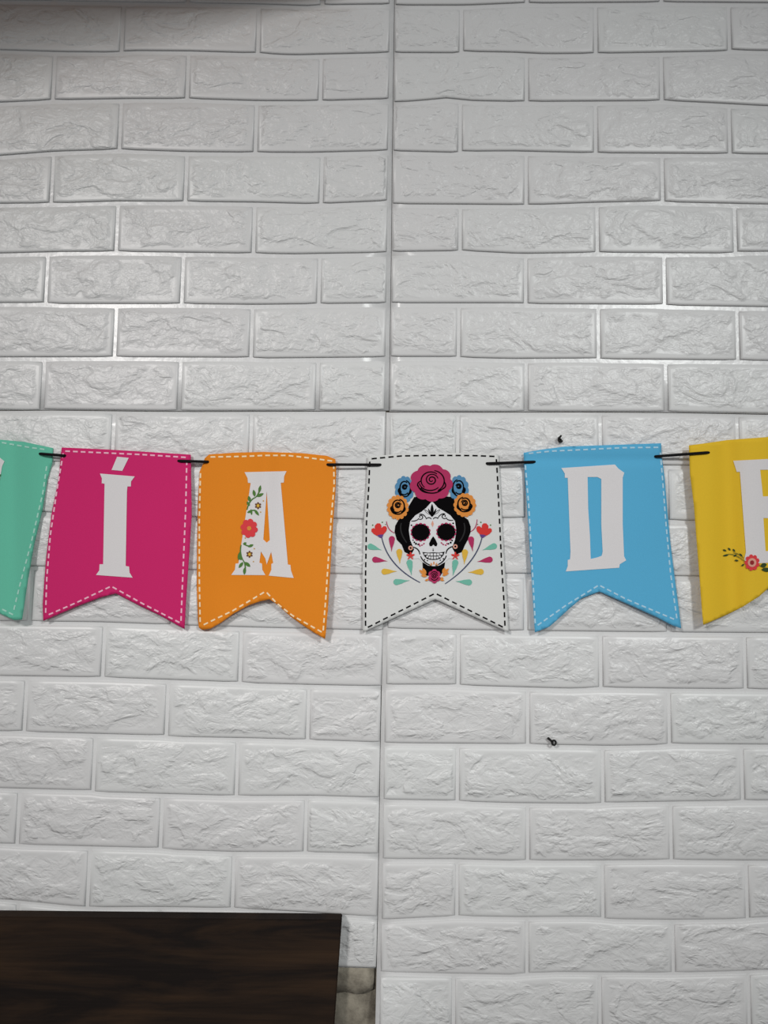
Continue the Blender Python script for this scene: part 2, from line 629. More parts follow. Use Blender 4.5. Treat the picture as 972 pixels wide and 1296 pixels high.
panel('L', LEFT, JL, SEAM_UP, -235, -2, 7, 'white foam brick panel above the pink and orange flags')
panel('R', RIGHT, JR, SEAM_UP, 1210, -2, 7, 'white foam brick panel above the white and blue flags')
panel('L', LEFT, JL, SEAM_LO, -235, 8, 17, 'white foam brick panel behind the pink and orange flags')
panel('R', RIGHT, JR, SEAM_LO, 1210, 8, 19, 'white foam brick panel behind the blue and yellow flags')

# rough strip of old mortar left on the bare wall under the lower left panel
mp_pts, mp_f = cdt_mesh([[(-230, 1206), (200, 1217), (474, 1225), (473, 1251), (462, 1257), (450, 1258), (438, 1255), (424, 1257), (400, 1258), (200, 1252), (-230, 1240)]], 14)
mp_me, mp_c = surface_mesh('mortar_strip', mp_pts, mp_f, lambda x, y: 0.0032 + 0.0008 * math.sin(x * 0.13) * math.sin(y * 0.21))
mp_o = obj('mortar_strip', mp_me, M_PLASTER, label='rough brown strip of old mortar')
mp_o.location = mp_c
mp_s = mp_o.modifiers.new('thickness', 'SOLIDIFY')
mp_s.thickness = 0.0036
mp_s.offset = -1.0
mp_o.parent = wall
mp_o.matrix_parent_inverse = wall.matrix_world.inverted()

# ------------------------------------------------------------------ dark board, lower corner
bt = P(-160, 1158, 0.034), P(432, 1164, 0.034)


def wooden_board():
    d0, d1 = 0.0105, 0.030
    tl, tr, br = P(-170, 1158.5, d1), P(432.3, 1164.2, d1), P(423.0, 1296, d1)
    up_dir = (tr - br).normalized()
    hgt = tr.z / up_dir.z
    bl_ = tl - up_dir * (tl.z / up_dir.z)
    br_ = tr - up_dir * hgt
    back = Vector((0, d1 - d0, 0))
    bm = bmesh.new()
    f = [bm.verts.new(v) for v in (tl, tr, br_, bl_)]
    g = [bm.verts.new(v + back) for v in (tl, tr, br_, bl_)]
    bm.faces.new(f[::-1]); bm.faces.new(g)
    for i in range(4):
        j = (i + 1) % 4
        bm.faces.new((f[i], f[j], g[j], g[i]))
    bmesh.ops.recalc_face_normals(bm, faces=bm.faces[:])
    bmesh.ops.bevel(bm, geom=[e for e in bm.edges], offset=0.0012, segments=2, affect='EDGES')
    c = (tl + tr + br_ + bl_) / 4
    c.z = 0
    for v in bm.verts: v.co -= c
    me = bpy.data.meshes.new('wooden_board')
    bm.to_mesh(me); bm.free()
    o = obj('wooden_board', me, M_WOOD, label='dark brown stained wooden board standing against the white brick wall', cat='board')
    o.location = c
    return o


wooden_board()


# added brown board, out of view, slanted to throw the soft upper-left shade
def shade_board():
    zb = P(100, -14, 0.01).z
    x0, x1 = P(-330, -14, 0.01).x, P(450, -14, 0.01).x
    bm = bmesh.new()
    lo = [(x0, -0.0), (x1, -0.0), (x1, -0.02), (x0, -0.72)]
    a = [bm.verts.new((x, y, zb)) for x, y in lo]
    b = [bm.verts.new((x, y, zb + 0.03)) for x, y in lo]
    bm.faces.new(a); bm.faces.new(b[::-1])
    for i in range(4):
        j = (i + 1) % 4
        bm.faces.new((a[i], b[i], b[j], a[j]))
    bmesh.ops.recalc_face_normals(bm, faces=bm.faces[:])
    me = bpy.data.meshes.new('added_shade_board_1')
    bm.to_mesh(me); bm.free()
    obj('added_shade_board_1', me, M_SHADE_BOARD, kind='structure', label='added out-of-view brown board that shades the upper left bricks')


shade_board()

# ------------------------------------------------------------------ bunting flags
C_WHITE = fabric('print_white', (0.80, 0.775, 0.782, 1), 0.08, 1.0)
C_STITCH_W = plain('stitch_white', (0.66, 0.62, 0.62, 1))
C_BLACK = plain('print_black', (0.0035, 0.003, 0.0035, 1), 0.9, 0.04)
C_MAGENTA = plain('print_magenta', srgb(176, 40, 92))
C_BLUE = plain('print_blue', srgb(82, 138, 178))
C_ORANGE = plain('print_orange', srgb(222, 140, 58))
C_RED = plain('print_red', srgb(214, 50, 44))
C_TEAL = plain('print_teal', srgb(112, 184, 164))
C_YELLOW = plain('print_yellow', srgb(222, 178, 62))
C_NAVY = plain('print_navy', srgb(52, 62, 96))
C_FACE = plain('print_bone', (0.74, 0.74, 0.76, 1))
C_GREEN = plain('print_green', srgb(78, 122, 52))
C_GOLD = plain('print_gold', srgb(196, 150, 60))
C_CORAL = plain('print_coral', srgb(222, 60, 66))
C_BROWN = plain('print_brown', srgb(110, 70, 40))
C_PEACH = plain('print_peach', srgb(222, 160, 140))
C_PURPLE = plain('print_purple', srgb(96, 60, 130))
C_DKGREEN = plain('print_dark_green', srgb(50, 70, 30))
C_OLIVE = plain('print_olive', srgb(140, 130, 40))

LAYER = 0.00035


class Flag:
    def __init__(self, ox, oy, s, outline, mat, depth, label, trans=None, step=4.0):
        self.t = lambda x, y: (ox + x / s, oy + y / s)
        self.s = s
        pts = [self.t(*p) for p in outline]
        self.outline = pts
        xs = [p[0] for p in pts]; ys = [p[1] for p in pts]
        self.x0, self.x1, self.y0, self.y1 = min(xs), max(xs), min(ys), max(ys)
        self.dep = depth
        base = P((self.x0 + self.x1) / 2, self.y1, 0.012)
        self.root = empty('bunting_flag', base, label, 'flag', 'flags on the bunting string')
        v, f = cdt_mesh([pts], step)
        self._add('cloth', v, f, 0, mat, thick=True)

    def d(self, x, y):
        u = (x - self.x0) / (self.x1 - self.x0); w = (y - self.y0) / (self.y1 - self.y0)
        return self.dep(u, w) - 0.003

    def _add(self, name, v, f, layer, mat, thick=False, parent=None, kind=None, label=None):
        me, c = surface_mesh(name, v, f, lambda x, y: self.d(x, y) + layer * LAYER, smooth=thick)
        o = obj(name, me, mat, kind=kind, label=label)
        o.location = c
        par = parent or self.root
        bpy.context.view_layer.update()
        o.parent = par
        o.matrix_parent_inverse = par.matrix_world.inverted()
        if thick:
            sol = o.modifiers.new('thickness', 'SOLIDIFY')
            sol.thickness = 0.0005
            sol.offset = -1.0
        bpy.context.view_layer.update()
        return o

    def poly(self, name, loops, mat, layer=1, parent=None, label=None):
        """printed shape; loops in the crop coordinates of this flag"""
        v, f = cdt_mesh([[self.t(*p) for p in lp] for lp in loops], 4.0)
        return self._add(name, v, f, layer, mat, parent=parent, label=label)

    def polys(self, name, shapes, mat, layer=1, parent=None, kind='stuff', label=None):
        """several printed shapes of one motif in one part"""
        V, Fc = [], []
        for lp in shapes:
            v, f = cdt_mesh([[self.t(*p) for p in lp]], 4.0)
            b = len(V)
            V += v
            Fc += [tuple(i + b for i in q) for q in f]
        return self._add(name, V, Fc, layer, mat, parent=parent, kind=kind, label=label)

    def stitch(self, lines, mat, width=1.9, dash=6.0, period=9.8):
        """dashed border; lines in crop coordinates"""
        V, Fc = [], []
        for ln in lines:
            pl = [self.t(*p) for p in ln]
            segs = list(zip(pl, pl[1:]))
            tot = sum(math.dist(a, b) for a, b in segs)

            def at(t):
                for a, b in segs:
                    l = math.dist(a, b)
                    if t <= l or (a, b) == segs[-1]:
                        k = t / l
                        return (a[0] + (b[0] - a[0]) * k, a[1] + (b[1] - a[1]) * k), ((b[0] - a[0]) / l, (b[1] - a[1]) / l)
                    t -= l
            nd = max(1, round(tot / period))
            pr = tot / nd
            for i in range(nd):
                t0 = i * pr + (pr - dash) / 2
                b = len(V)
                for k in range(3):
                    (x, y), (dx, dy) = at(t0 + dash * k / 2)
                    V.append((x - dy * width / 2, y + dx * width / 2))
                    V.append((x + dy * width / 2, y - dx * width / 2))
                for k in range(2):
                    a = b + k * 2
                    Fc.append((a, a + 1, a + 3, a + 2))
        return self._add('stitched_border', V, Fc, 1.0, mat, kind='stuff')

    def stroke(self, lines, width):
        """ribbon outlines (crop coordinates) for a drawn line"""
        shapes = []
        for ln in lines:
            L_, R_ = [], []
            n = len(ln)
            for i, (x, y) in enumerate(ln):
                a = ln[max(0, i - 1)]; b = ln[min(n - 1, i + 1)]
                l = math.dist(a, b) or 1
                nx, ny = -(b[1] - a[1]) / l, (b[0] - a[0]) / l
                w = width / 2 * (0.7 + 0.3 * math.sin(math.pi * (i + 0.5) / n)) if n > 3 else width / 2
                L_.append((x + nx * w, y + ny * w)); R_.append((x - nx * w, y - ny * w))
            shapes.append((L_, R_))
        return shapes

    def lines(self, name, lns, width, mat, layer=2, parent=None):
        kind = 'stuff' if len(lns) > 1 else None
        V, Fc = [], []
        for L_, R_ in self.stroke(lns, width):
            b = len(V)
            for l, r in zip(L_, R_):
                V.append(self.t(*l)); V.append(self.t(*r))
            for i in range(len(L_) - 1):
                a = b + 2 * i
                Fc.append((a, a + 1, a + 3, a + 2))
        return self._add(name, V, Fc, layer, mat, parent=parent, kind=kind)


def bez(p0, p1, p2, n=12):
    return [((1 - t) ** 2 * p0[0] + 2 * t * (1 - t) * p1[0] + t * t * p2[0],
             (1 - t) ** 2 * p0[1] + 2 * t * (1 - t) * p1[1] + t * t * p2[1]) for t in [i / n for i in range(n + 1)]]


def ell(cx, cy, rx, ry=None, n=20, rot=0.0):
    ry = rx if ry is None else ry
    c, s = math.cos(rot), math.sin(rot)
    return [(cx + rx * math.cos(a) * c - ry * math.sin(a) * s, cy + rx * math.cos(a) * s + ry * math.sin(a) * c)
            for a in [2 * math.pi * i / n for i in range(n)]]


def scallop(cx, cy, rx, ry, k, amp=0.10, n=None, ph=0.0):
    n = n or k * 6
    out = []
    for i in range(n):
        a = 2 * math.pi * i / n
        r = 1 - amp + amp * abs(math.sin(k * (a + ph) / 2)) ** 0.6
        out.append((cx + rx * r * math.cos(a), cy + ry * r * math.sin(a)))
    return out


def drop(cx, cy, tx, ty, w, n=10):
    """tear-drop: round end at (cx, cy), point at (tx, ty)"""
    l = math.hypot(tx - cx, ty - cy)
    ux, uy = (tx - cx) / l, (ty - cy) / l
    out = []
    for i in range(n + 1):
        a = math.pi / 2 + math.pi * i / n
        out.append((cx + w * (math.cos(a) * ux - math.sin(a) * uy), cy + w * (math.cos(a) * uy + math.sin(a) * ux)))
    q = lambda k, s: (cx + ux * l * k - uy * s, cy + uy * l * k + ux * s)
    out += [q(0.35, -w * 0.72), q(0.7, -w * 0.22), (tx, ty), q(0.7, w * 0.22), q(0.35, w * 0.72)]
    return out


def leaf(x0, y0, x1, y1, w):
    mx, my = (x0 + x1) / 2, (y0 + y1) / 2
    l = math.hypot(x1 - x0, y1 - y0) or 1
    nx, ny = -(y1 - y0) / l * w, (x1 - x0) / l * w
    a = bez((x0, y0), (mx + nx * 2, my + ny * 2), (x1, y1), 6)
    b = bez((x1, y1), (mx - nx * 2, my - ny * 2), (x0, y0), 6)
    return a[:-1] + b[:-1]


def spiral(cx, cy, r0_, r1_, a0, turns, n=40, sy=1.0):
    out = []
    for i in range(n + 1):
        t = i / n
        r = r0_ + (r1_ - r0_) * t
        a = a0 + turns * 2 * math.pi * t
        out.append((cx + r * math.cos(a), cy + sy * r * math.sin(a)))
    return out


def arc(cx, cy, rx, ry, a0, a1, n=12):
    return [(cx + rx * math.cos(math.radians(a0 + (a1 - a0) * i / n)), cy + ry * math.sin(math.radians(a0 + (a1 - a0) * i / n)))
            for i in range(n + 1)]


# ---- pink flag with the letter I
pink = Flag(40, 550, 4.418,
            [(168, 72), (400, 82), (620, 95), (890, 112), (893, 300), (895, 460), (882, 660), (872, 800), (862, 950), (855, 1088),
             (720, 1012), (600, 955), (470, 888), (380, 912), (250, 962), (150, 1005), (65, 1042),
             (62, 950), (72, 800), (80, 700), (110, 450), (150, 250)],
            fabric('pink_felt', srgb(186, 32, 96)),
            lambda u, v: 0.016 + 0.003 * sstep(0.1, 1, v) * (0.5 - u) + 0.0025 * gauss(u, 0.78, 0.22) * sstep(0.15, .6, v)
            + 0.004 * sstep(0.82, 1.0, u) * sstep(0.0, .3, v) * (1 - 0.5 * v),
            'magenta pink swallowtail flag with a white accented letter I')
pink.stitch([[(180, 92), (400, 102), (620, 112), (870, 128)], [(868, 135), (862, 400), (845, 800), (835, 1050)],
             [(88, 1010), (250, 940), (445, 848)], [(445, 848), (620, 945), (835, 1055)],
             [(178, 96), (140, 320), (105, 560), (85, 800), (78, 1005)]], plain('stitch_pink', srgb(246, 186, 208)))
pink.poly('letter', [[(382, 218), (577, 234), (556, 262), (555, 290), (536, 290), (533, 320), (526, 735), (545, 738), (548, 772), (565, 800),
                      (360, 785), (378, 760), (380, 725), (400, 725), (408, 275), (392, 272), (393, 245)]], C_WHITE, 1.8)
pink.poly('accent', [[(478, 124), (543, 130), (507, 203), (447, 198)]], C_WHITE, 1.8)

# ---- orange flag with the letter A
orange = Flag(230, 560, 4.629,
              [(135, 92), (160, 70), (300, 60), (480, 55), (700, 62), (850, 78), (900, 98), (905, 150), (900, 300), (885, 500), (870, 750),
               (858, 950), (846, 1100), (840, 1152), (740, 1092), (640, 1022), (560, 950), (515, 918), (460, 930), (390, 955), (300, 1005),
               (230, 1055), (170, 1090), (120, 1098), (100, 1085), (95, 1040), (88, 850), (90, 600), (95, 350), (105, 170), (118, 140), (130, 115)],
              fabric('orange_felt', srgb(228, 122, 26)),
              lambda u, v: 0.017 + 0.0075 * sstep(0.30, 1.0, u) * sstep(0.1, 0.8, v) + 0.004 * gauss(u, 0.50, 0.07) * (1 - 0.8 * sstep(0, 0.6, v)) + 0.002 * gauss(u, 0.46, 0.12)
              - 0.004 * gauss(u, 0.0, 0.14) + 0.006 * gauss(u, 0.22, 0.18) * sstep(0.65, 1.0, v),
              'orange swallowtail flag with a white letter A and red flower')
orange.stitch([[(160, 85), (350, 82), (480, 76), (620, 76), (760, 92), (890, 110)],
               [(890, 118), (893, 250), (875, 450), (858, 700), (845, 900), (828, 1110)],
               [(120, 1072), (300, 985), (490, 873)], [(492, 873), (560, 945), (650, 1015), (828, 1115)],
               [(110, 172), (103, 450), (103, 800), (108, 1060)]], plain('stitch_orange', srgb(255, 226, 184)))
orange.poly('letter', [[(368, 174), (614, 168), (600, 198), (598, 235), (580, 236), (622, 715), (637, 718), (640, 750), (656, 794),
                        (510, 780), (525, 745), (525, 712), (536, 706), (524, 640), (498, 714), (490, 680), (464, 638), (455, 704),
                        (470, 710), (472, 745), (490, 777), (290, 776), (312, 745), (315, 710), (332, 708), (404, 238), (388, 236), (386, 210)],
                       [(498, 285), (516, 572), (498, 587), (478, 568)]], C_WHITE, 1.8)
for ln_ in ([bez((382, 395), (395, 335), (432, 322), 10), bez((432, 322), (455, 300), (462, 255), 10),
                             bez((385, 410), (410, 390), (440, 402), 8),
                             bez((348, 600), (335, 660), (366, 700), 10), bez((366, 700), (378, 735), (368, 770), 8),
                             bez((360, 590), (385, 615), (418, 602), 8)]):
    orange.lines('flower_stem', [ln_], 8, C_GREEN, 2.8)
for a in ((400, 350, 392, 312, 9), (428, 318, 420, 276, 9), (452, 295, 462, 250, 8), (440, 318, 480, 298, 9), (398, 372, 382, 345, 8),
          (410, 398, 384, 412, 7), (425, 392, 452, 428, 8), (405, 390, 410, 425, 6), (362, 600, 378, 585, 8), (388, 612, 420, 598, 8),
          (350, 690, 330, 660, 9), (360, 700, 334, 735, 9), (368, 700, 402, 728, 10), (370, 730, 366, 775, 9), (340, 640, 332, 690, 8)):
    orange.poly('leaf', [leaf(*a)], C_GREEN, 3.4)
fl = orange.polys('flower', [drop(395 + 34 * math.cos(a), 503 + 40 * math.sin(a), 395, 503, 17) for a in [math.pi * 2 * i / 8 + .2 for i in range(8)]], C_CORAL, 4)
orange.poly('flower_center', [ell(395, 503, 13, 13, 14)], C_ORANGE, 5, parent=fl)
for cx, cy in ((447, 370), (397, 655)):
    s_ = orange.poly('blossom', [scallop(cx, cy, 20, 21, 6, 0.45, 36)], C_BROWN, 3)
    orange.poly('blossom_center', [ell(cx, cy, 8, 9, 12)], C_YELLOW, 4, parent=s_)
orange.polys('berry', [ell(x, y, 4, 4, 8) for x, y in ((478, 342), (462, 408), (420, 698), (372, 560), (425, 622))], C_GOLD, 3)

# ---- blue flag with the letter D
D_OUT = [(285, 212), (560, 194), (578, 215), (608, 236), (600, 262), (600, 500), (607, 665), (618, 685), (585, 705), (582, 723),
         (308, 742), (318, 715), (318, 683), (330, 680), (332, 640), (318, 262), (303, 262), (303, 240)]
D_IN = [(420, 258), (470, 258), (490, 268), (490, 500), (497, 640), (492, 662), (470, 670), (436, 678), (432, 560), (423, 420)]
blue = Flag(640, 540, 4.05,
            [(92, 134), (180, 118), (300, 102), (500, 95), (797, 85), (799, 150), (815, 260), (828, 420), (845, 600), (870, 800), (890, 950),
             (900, 1035), (850, 1016), (770, 974), (650, 920), (480, 845), (390, 880), (330, 930), (270, 985), (225, 1025), (150, 1055),
             (140, 900), (125, 650), (112, 450), (98, 250)],
            fabric('blue_felt', srgb(80, 158, 194)),
            lambda u, v: 0.016 + 0.004 * (1 - sstep(0, 0.5, u)) * sstep(0.05, 0.6, v) + 0.004 * sstep(0.5, 1.0, u) * sstep(0.55, 1.0, v)
            - 0.0018 * gauss(v, 0.085, 0.026) + 0.002 * gauss(u, 0.68, 0.14) * sstep(0.1, 0.5, v),
            'sky blue swallowtail flag with a large white letter D')
blue.stitch([[(110, 138), (240, 125), (400, 118), (600, 108), (790, 106)], [(792, 125), (805, 280), (820, 480), (845, 750), (878, 990)],
             [(158, 1022), (310, 915), (478, 812)], [(478, 812), (620, 885), (870, 990)],
             [(100, 190), (118, 400), (135, 700), (152, 1015)]], plain('stitch_blue', srgb(176, 214, 234)))
blue.poly('letter', [D_OUT, D_IN], C_WHITE, 1.8)

# ---- yellow flag with the letter E (runs out of the picture)
yellow = Flag(800, 540, 4.983,
              [(358, 118), (480, 102), (600, 84), (857, 65), (1050, 66), (1230, 78), (1240, 300), (1275, 700), (1300, 1040), (1320, 1180),
               (1100, 1085), (880, 1002), (800, 1072), (700, 1135), (600, 1185), (450, 1250), (440, 1150), (425, 950), (405, 700), (390, 500), (365, 300)],
              fabric('yellow_felt', srgb(236, 186, 44), 0.12, 1.2),
              lambda u, v: 0.021 + 0.007 * gauss(u, 0.10, 0.10) * (0.6 + 0.4 * v) - 0.006 * gauss(u, 0.24 + 0.05 * v, 0.07) + 0.004 * gauss(u, 0.42, 0.12),
              'golden yellow swallowtail flag with a white letter E and red flower')
yellow.poly('letter', [[(638, 215), (1010, 196), (1018, 300), (990, 330), (975, 270), (808, 272), (825, 440), (930, 436), (935, 578), (828, 576),
                        (842, 785), (985, 780), (1010, 720), (1030, 730), (1035, 850), (720, 865), (708, 835), (718, 790), (680, 285), (660, 285)]], C_WHITE, 1.8)
for ln_ in ([bez((590, 808), (640, 790), (712, 850), 10), bez((640, 795), (680, 800), (705, 830), 8),
                             bez((800, 870), (830, 900), (890, 890), 8)]):
    yellow.lines('flower_stem', [ln_], 6, C_OLIVE, 2.8)
for a in ((572, 775, 596, 785, 6), (604, 764, 622, 780, 6), (635, 770, 650, 790, 6), (676, 800, 696, 818, 6), (640, 818, 660, 806, 6),
          (645, 842, 672, 846, 6), (572, 815, 610, 808, 6), (690, 880, 706, 866, 6), (810, 880, 850, 868, 14), (815, 900, 880, 905, 13)):
    yellow.poly('leaf', [leaf(*a)], C_DKGREEN, 3.4)
yf = yellow.poly('flower', [scallop(757, 857, 48, 52, 9, 0.22, 72)], C_CORAL, 4)
yellow.poly('flower_ring', [ell(757, 857, 27, 28, 18)], C_PEACH, 5, parent=yf)
yellow.poly('flower_center', [ell(757, 857, 13, 14, 14)], plain('print_dark_red', srgb(150, 30, 36)), 6, parent=yf)

# ---- teal flag (mostly outside the picture)
teal = Flag(0, 540, 4.985,
            [(-500, 130), (-250, 85), (0, 82), (150, 95), (335, 135), (330, 230), (300, 330), (270, 520), (215, 750), (175, 980), (140, 1218),
             (90, 1220), (0, 1180), (-160, 1095), (-300, 1040), (-420, 1110), (-640, 1230), (-620, 1000), (-560, 500)],
            fabric('teal_felt', srgb(98, 184, 158), 0.12, 1.3),
            lambda u, v: 0.027 - 0.015 * sstep(0.72, 1.0, u) + 0.005 * gauss(u, 0.70, 0.09) * (1 - v * .5),
            'mint teal swallowtail flag beside the magenta pink flag')
teal.stitch([[(-240, 98), (0, 98), (180, 130), (290, 145)], [(296, 240), (270, 420), (200, 720), (120, 1020), (85, 1165)],
             [(-290, 1010), (0, 1145), (90, 1190)]], plain('stitch_teal', srgb(172, 222, 206)))
lean = lambda x, y: ((x - 608) * 1.2 + 28 - (y - 236) * 0.2, (y - 236) * 1.2 + 218)
teal.poly('letter', [[lean(x, y) for x, y in D_OUT], [lean(x, y) for x, y in D_IN]], C_WHITE, 1.8)
teal.poly('leaf', [leaf(-25, 330, 6, 300, 8)], C_GREEN, 3)

# ---- white flag with the sugar skull
white = Flag(440, 560, 4.418,
             [(112, 80), (300, 62), (490, 58), (700, 59), (842, 64), (852, 200), (864, 450), (878, 700), (892, 900), (900, 1062),
              (490, 876), (85, 1062), (84, 750), (90, 450), (104, 250)],
             fabric('white_felt', (0.76, 0.765, 0.75, 1), 0.08, 1.0),
             lambda u, v: 0.0145 + 0.002 * gauss(u, 0.5, 0.3) + 0.0015 * sstep(0.5, 1, v),
             'white swallowtail flag printed with a flower crowned sugar skull')
white.stitch([[(125, 92), (300, 75), (490, 72), (700, 73), (830, 78)], [(831, 84), (838, 200), (850, 450), (862, 700), (875, 900), (880, 1034)],
              [(104, 1038), (490, 843)], [(490, 843), (876, 1036)],
              [(124, 98), (118, 250), (105, 450), (100, 750), (100, 1034)]], C_BLACK, 1.9, 6.6, 10.6)
hair = white.poly('hair', [[(372, 305), (420, 300), (530, 300), (592, 305), (612, 350), (645, 412), (674, 432), (688, 470), (688, 500), (672, 545),
                            (655, 575), (640, 612), (600, 630), (570, 640), (545, 668), (540, 705), (520, 745), (440, 745), (420, 700), (418, 668), (390, 640),
                            (352, 630), (318, 612), (302, 572), (275, 545), (262, 500), (266, 465), (285, 432), (325, 405), (345, 350)]], C_BLACK, 1)
face = white.poly('skull_face', [[(472, 328), (505, 365), (540, 385), (575, 408), (600, 440), (607, 490), (600, 545), (584, 588), (590, 600),
                                  (602, 622), (590, 650), (566, 648), (545, 668), (512, 688), (480, 692), (450, 688), (418, 668), (398, 648), (372, 650),
                                  (358, 622), (372, 598), (366, 585), (350, 545), (342, 490), (350, 440), (378, 408), (412, 388), (440, 365)]], C_FACE, 2)
for cx, cy in ((408, 502), (551, 500)):
    s_ = white.poly('eye_rim', [scallop(cx, cy, 57, 53, 14, 0.16)], C_MAGENTA, 3, parent=face)
    white.poly('eye_socket', [scallop(cx, cy, 52, 47, 14, 0.10, ph=.2)], C_BLACK, 4, parent=face)
white.poly('nose_hole', [[(478, 524), (490, 540), (502, 566), (498, 580), (488, 580), (480, 571), (470, 580), (459, 580), (455, 566), (467, 540)]], C_BLACK, 3, parent=face)
white.poly('mouth', [[(418, 612), (450, 616), (480, 614), (510, 616), (543, 610), (536, 630), (520, 648), (500, 655), (480, 657), (458, 655), (440, 649), (426, 632)]], C_BLACK, 3, parent=face)
teeth_t = [(428, 444, 619, 628), (447, 459, 620, 632), (462, 477, 620, 633), (481, 496, 620, 633), (499, 512, 620, 632), (515, 531, 618, 628)]
teeth_b = [(440, 450, 633, 643), (453, 463, 637, 649), (466, 478, 638, 651), (482, 494, 638, 651), (497, 507, 637, 649), (510, 521, 633, 643)]
for a, b, c, d_ in teeth_t + teeth_b:
    white.poly('tooth', [[(a, c), (b, c), (b, d_), (a, d_)]], C_FACE, 4, parent=face)
white.polys('brow_ornament', [leaf(472, 342, 472, 418, 9), leaf(450, 368, 470, 416, 5), leaf(496, 368, 474, 416, 5),
                              leaf(428, 374, 462, 404, 6), leaf(518, 374, 482, 404, 6)], C_BLACK, 3, parent=face)
white.polys('brow_petal', [leaf(433, 379, 456, 400, 3), leaf(513, 379, 488, 400, 3)], C_FACE, 4, parent=face)
white.lines('brow_curl', [spiral(408, 416, 4, 16, 2.0, 1.1, 20), bez((356, 440), (385, 440), (395, 428), 8), bez((400, 402), (425, 395), (440, 425), 10),
                          spiral(540, 412, 4, 16, 1.1, -1.1, 20), bez((590, 435), (562, 438), (552, 424), 8), bez((545, 398), (520, 395), (505, 422), 10),
                          bez((438, 428), (455, 412), (468, 428), 8), bez((478, 428), (490, 412), (506, 426), 8)], 5.5, C_BLACK, 3, parent=face)
white.poly('brow_diamond', [[(475, 436), (482, 455), (475, 474), (467, 455)]], C_PEACH, 3, parent=face)
white.polys('cheek_dots', [ell(x, y, r, r, 8) for x, y, r in ((357, 463, 5), (590, 452, 5), (373, 558, 5), (382, 566, 6), (394, 570, 5), (366, 546, 4),
                                                            (584, 548, 5), (576, 560, 6), (564, 566, 5), (446, 660, 4), (518, 658, 4), (430, 655, 4), (535, 650, 4), (478, 596, 3), (478, 604, 4))], C_BLACK, 3, parent=face)
white.polys('cheek_petals', [ell(x, y, 6, 4, 8, r) for x, y, r in ((403, 578, .5), (415, 574, -.3), (426, 566, -.6), (400, 568, 1), (548, 574, .3), (534, 570, .5), (525, 562, .7), (556, 566, 1))], C_MAGENTA, 3, parent=face)
white.lines('jaw_line', [bez((360, 584), (400, 590), (404, 626), 10), bez((592, 580), (552, 590), (550, 622), 10), bez((408, 636), (425, 676), (470, 688), 10),
                         bez((552, 632), (540, 672), (492, 688), 10)], 7, C_BLACK, 3, parent=face)
white.polys('chin_petals', [leaf(482, 686, 482, 664, 4), leaf(474, 686, 464, 672, 3), leaf(490, 686, 500, 672, 3), leaf(470, 688, 458, 682, 3), leaf(496, 688, 508, 682, 3)], C_ORANGE, 3, parent=face)
C_CHAR = plain('print_charcoal', (0.009, 0.009, 0.010, 1))
for ln_ in (bez((300, 450), (285, 500), (330, 560), 12), bez((650, 450), (668, 500), (625, 555), 12)):
    white.lines('hair_sheen', [ln_], 8, C_CHAR, 2, parent=hair)


def rose(cx, cy, rx, ry, k, mat, lw, ph=0.0, label=None, flip=1, lay=3):
    o = white.poly('rose', [scallop(cx, cy, rx, ry, k, 0.13, ph=ph)], mat, lay, label=label)
    s_ = [[(cx + flip * (x - cx), y) for x, y in ln] for ln in (
        spiral(cx + rx * .02, cy - ry * .16, rx * .05, rx * .30, 0.4, 1.9, 44, 0.95),
        arc(cx - rx * .02, cy - ry * .12, rx * .44, ry * .46, 130, 310, 18),
        arc(cx + rx * .05, cy - ry * .10, rx * .55, ry * .56, -80, 60, 16),
        arc(cx - rx * .05, cy - ry * .06, rx * .50, ry * .46, 40, 170, 16),
        arc(cx + rx * .04, cy - ry * .02, rx * .60, ry * .56, 30, 150, 18),
        bez((cx - rx * .44, cy - ry * .12), (cx - rx * .80, cy + ry * .06), (cx - rx * .46, cy + ry * .34), 12),
        bez((cx - rx * .60, cy + ry * .12), (cx - rx * .52, cy + ry * .56), (cx + rx * .10, cy + ry * .54), 14),
        bez((cx + rx * .60, cy - ry * .06), (cx + rx * .82, cy + ry * .26), (cx + rx * .30, cy + ry * .42), 12))]
    white.lines('petal_outline', s_, lw, C_BLACK, lay + 0.7, parent=o)


rose(318, 262, 55, 76, 11, C_BLUE, 8, .3, 'blue printed rose')
rose(622, 258, 56, 76, 11, C_BLUE, 8, .1, 'blue printed rose', -1)
rose(467, 226, 122, 106, 9, C_MAGENTA, 7.5, .25, 'large magenta printed rose', 1, 4)
rose(280, 363, 62, 70, 14, C_ORANGE, 8, .0, 'orange printed rose', 1, 4)
rose(655, 350, 64, 68, 14, C_ORANGE, 8, .2, 'orange printed rose', -1, 4)

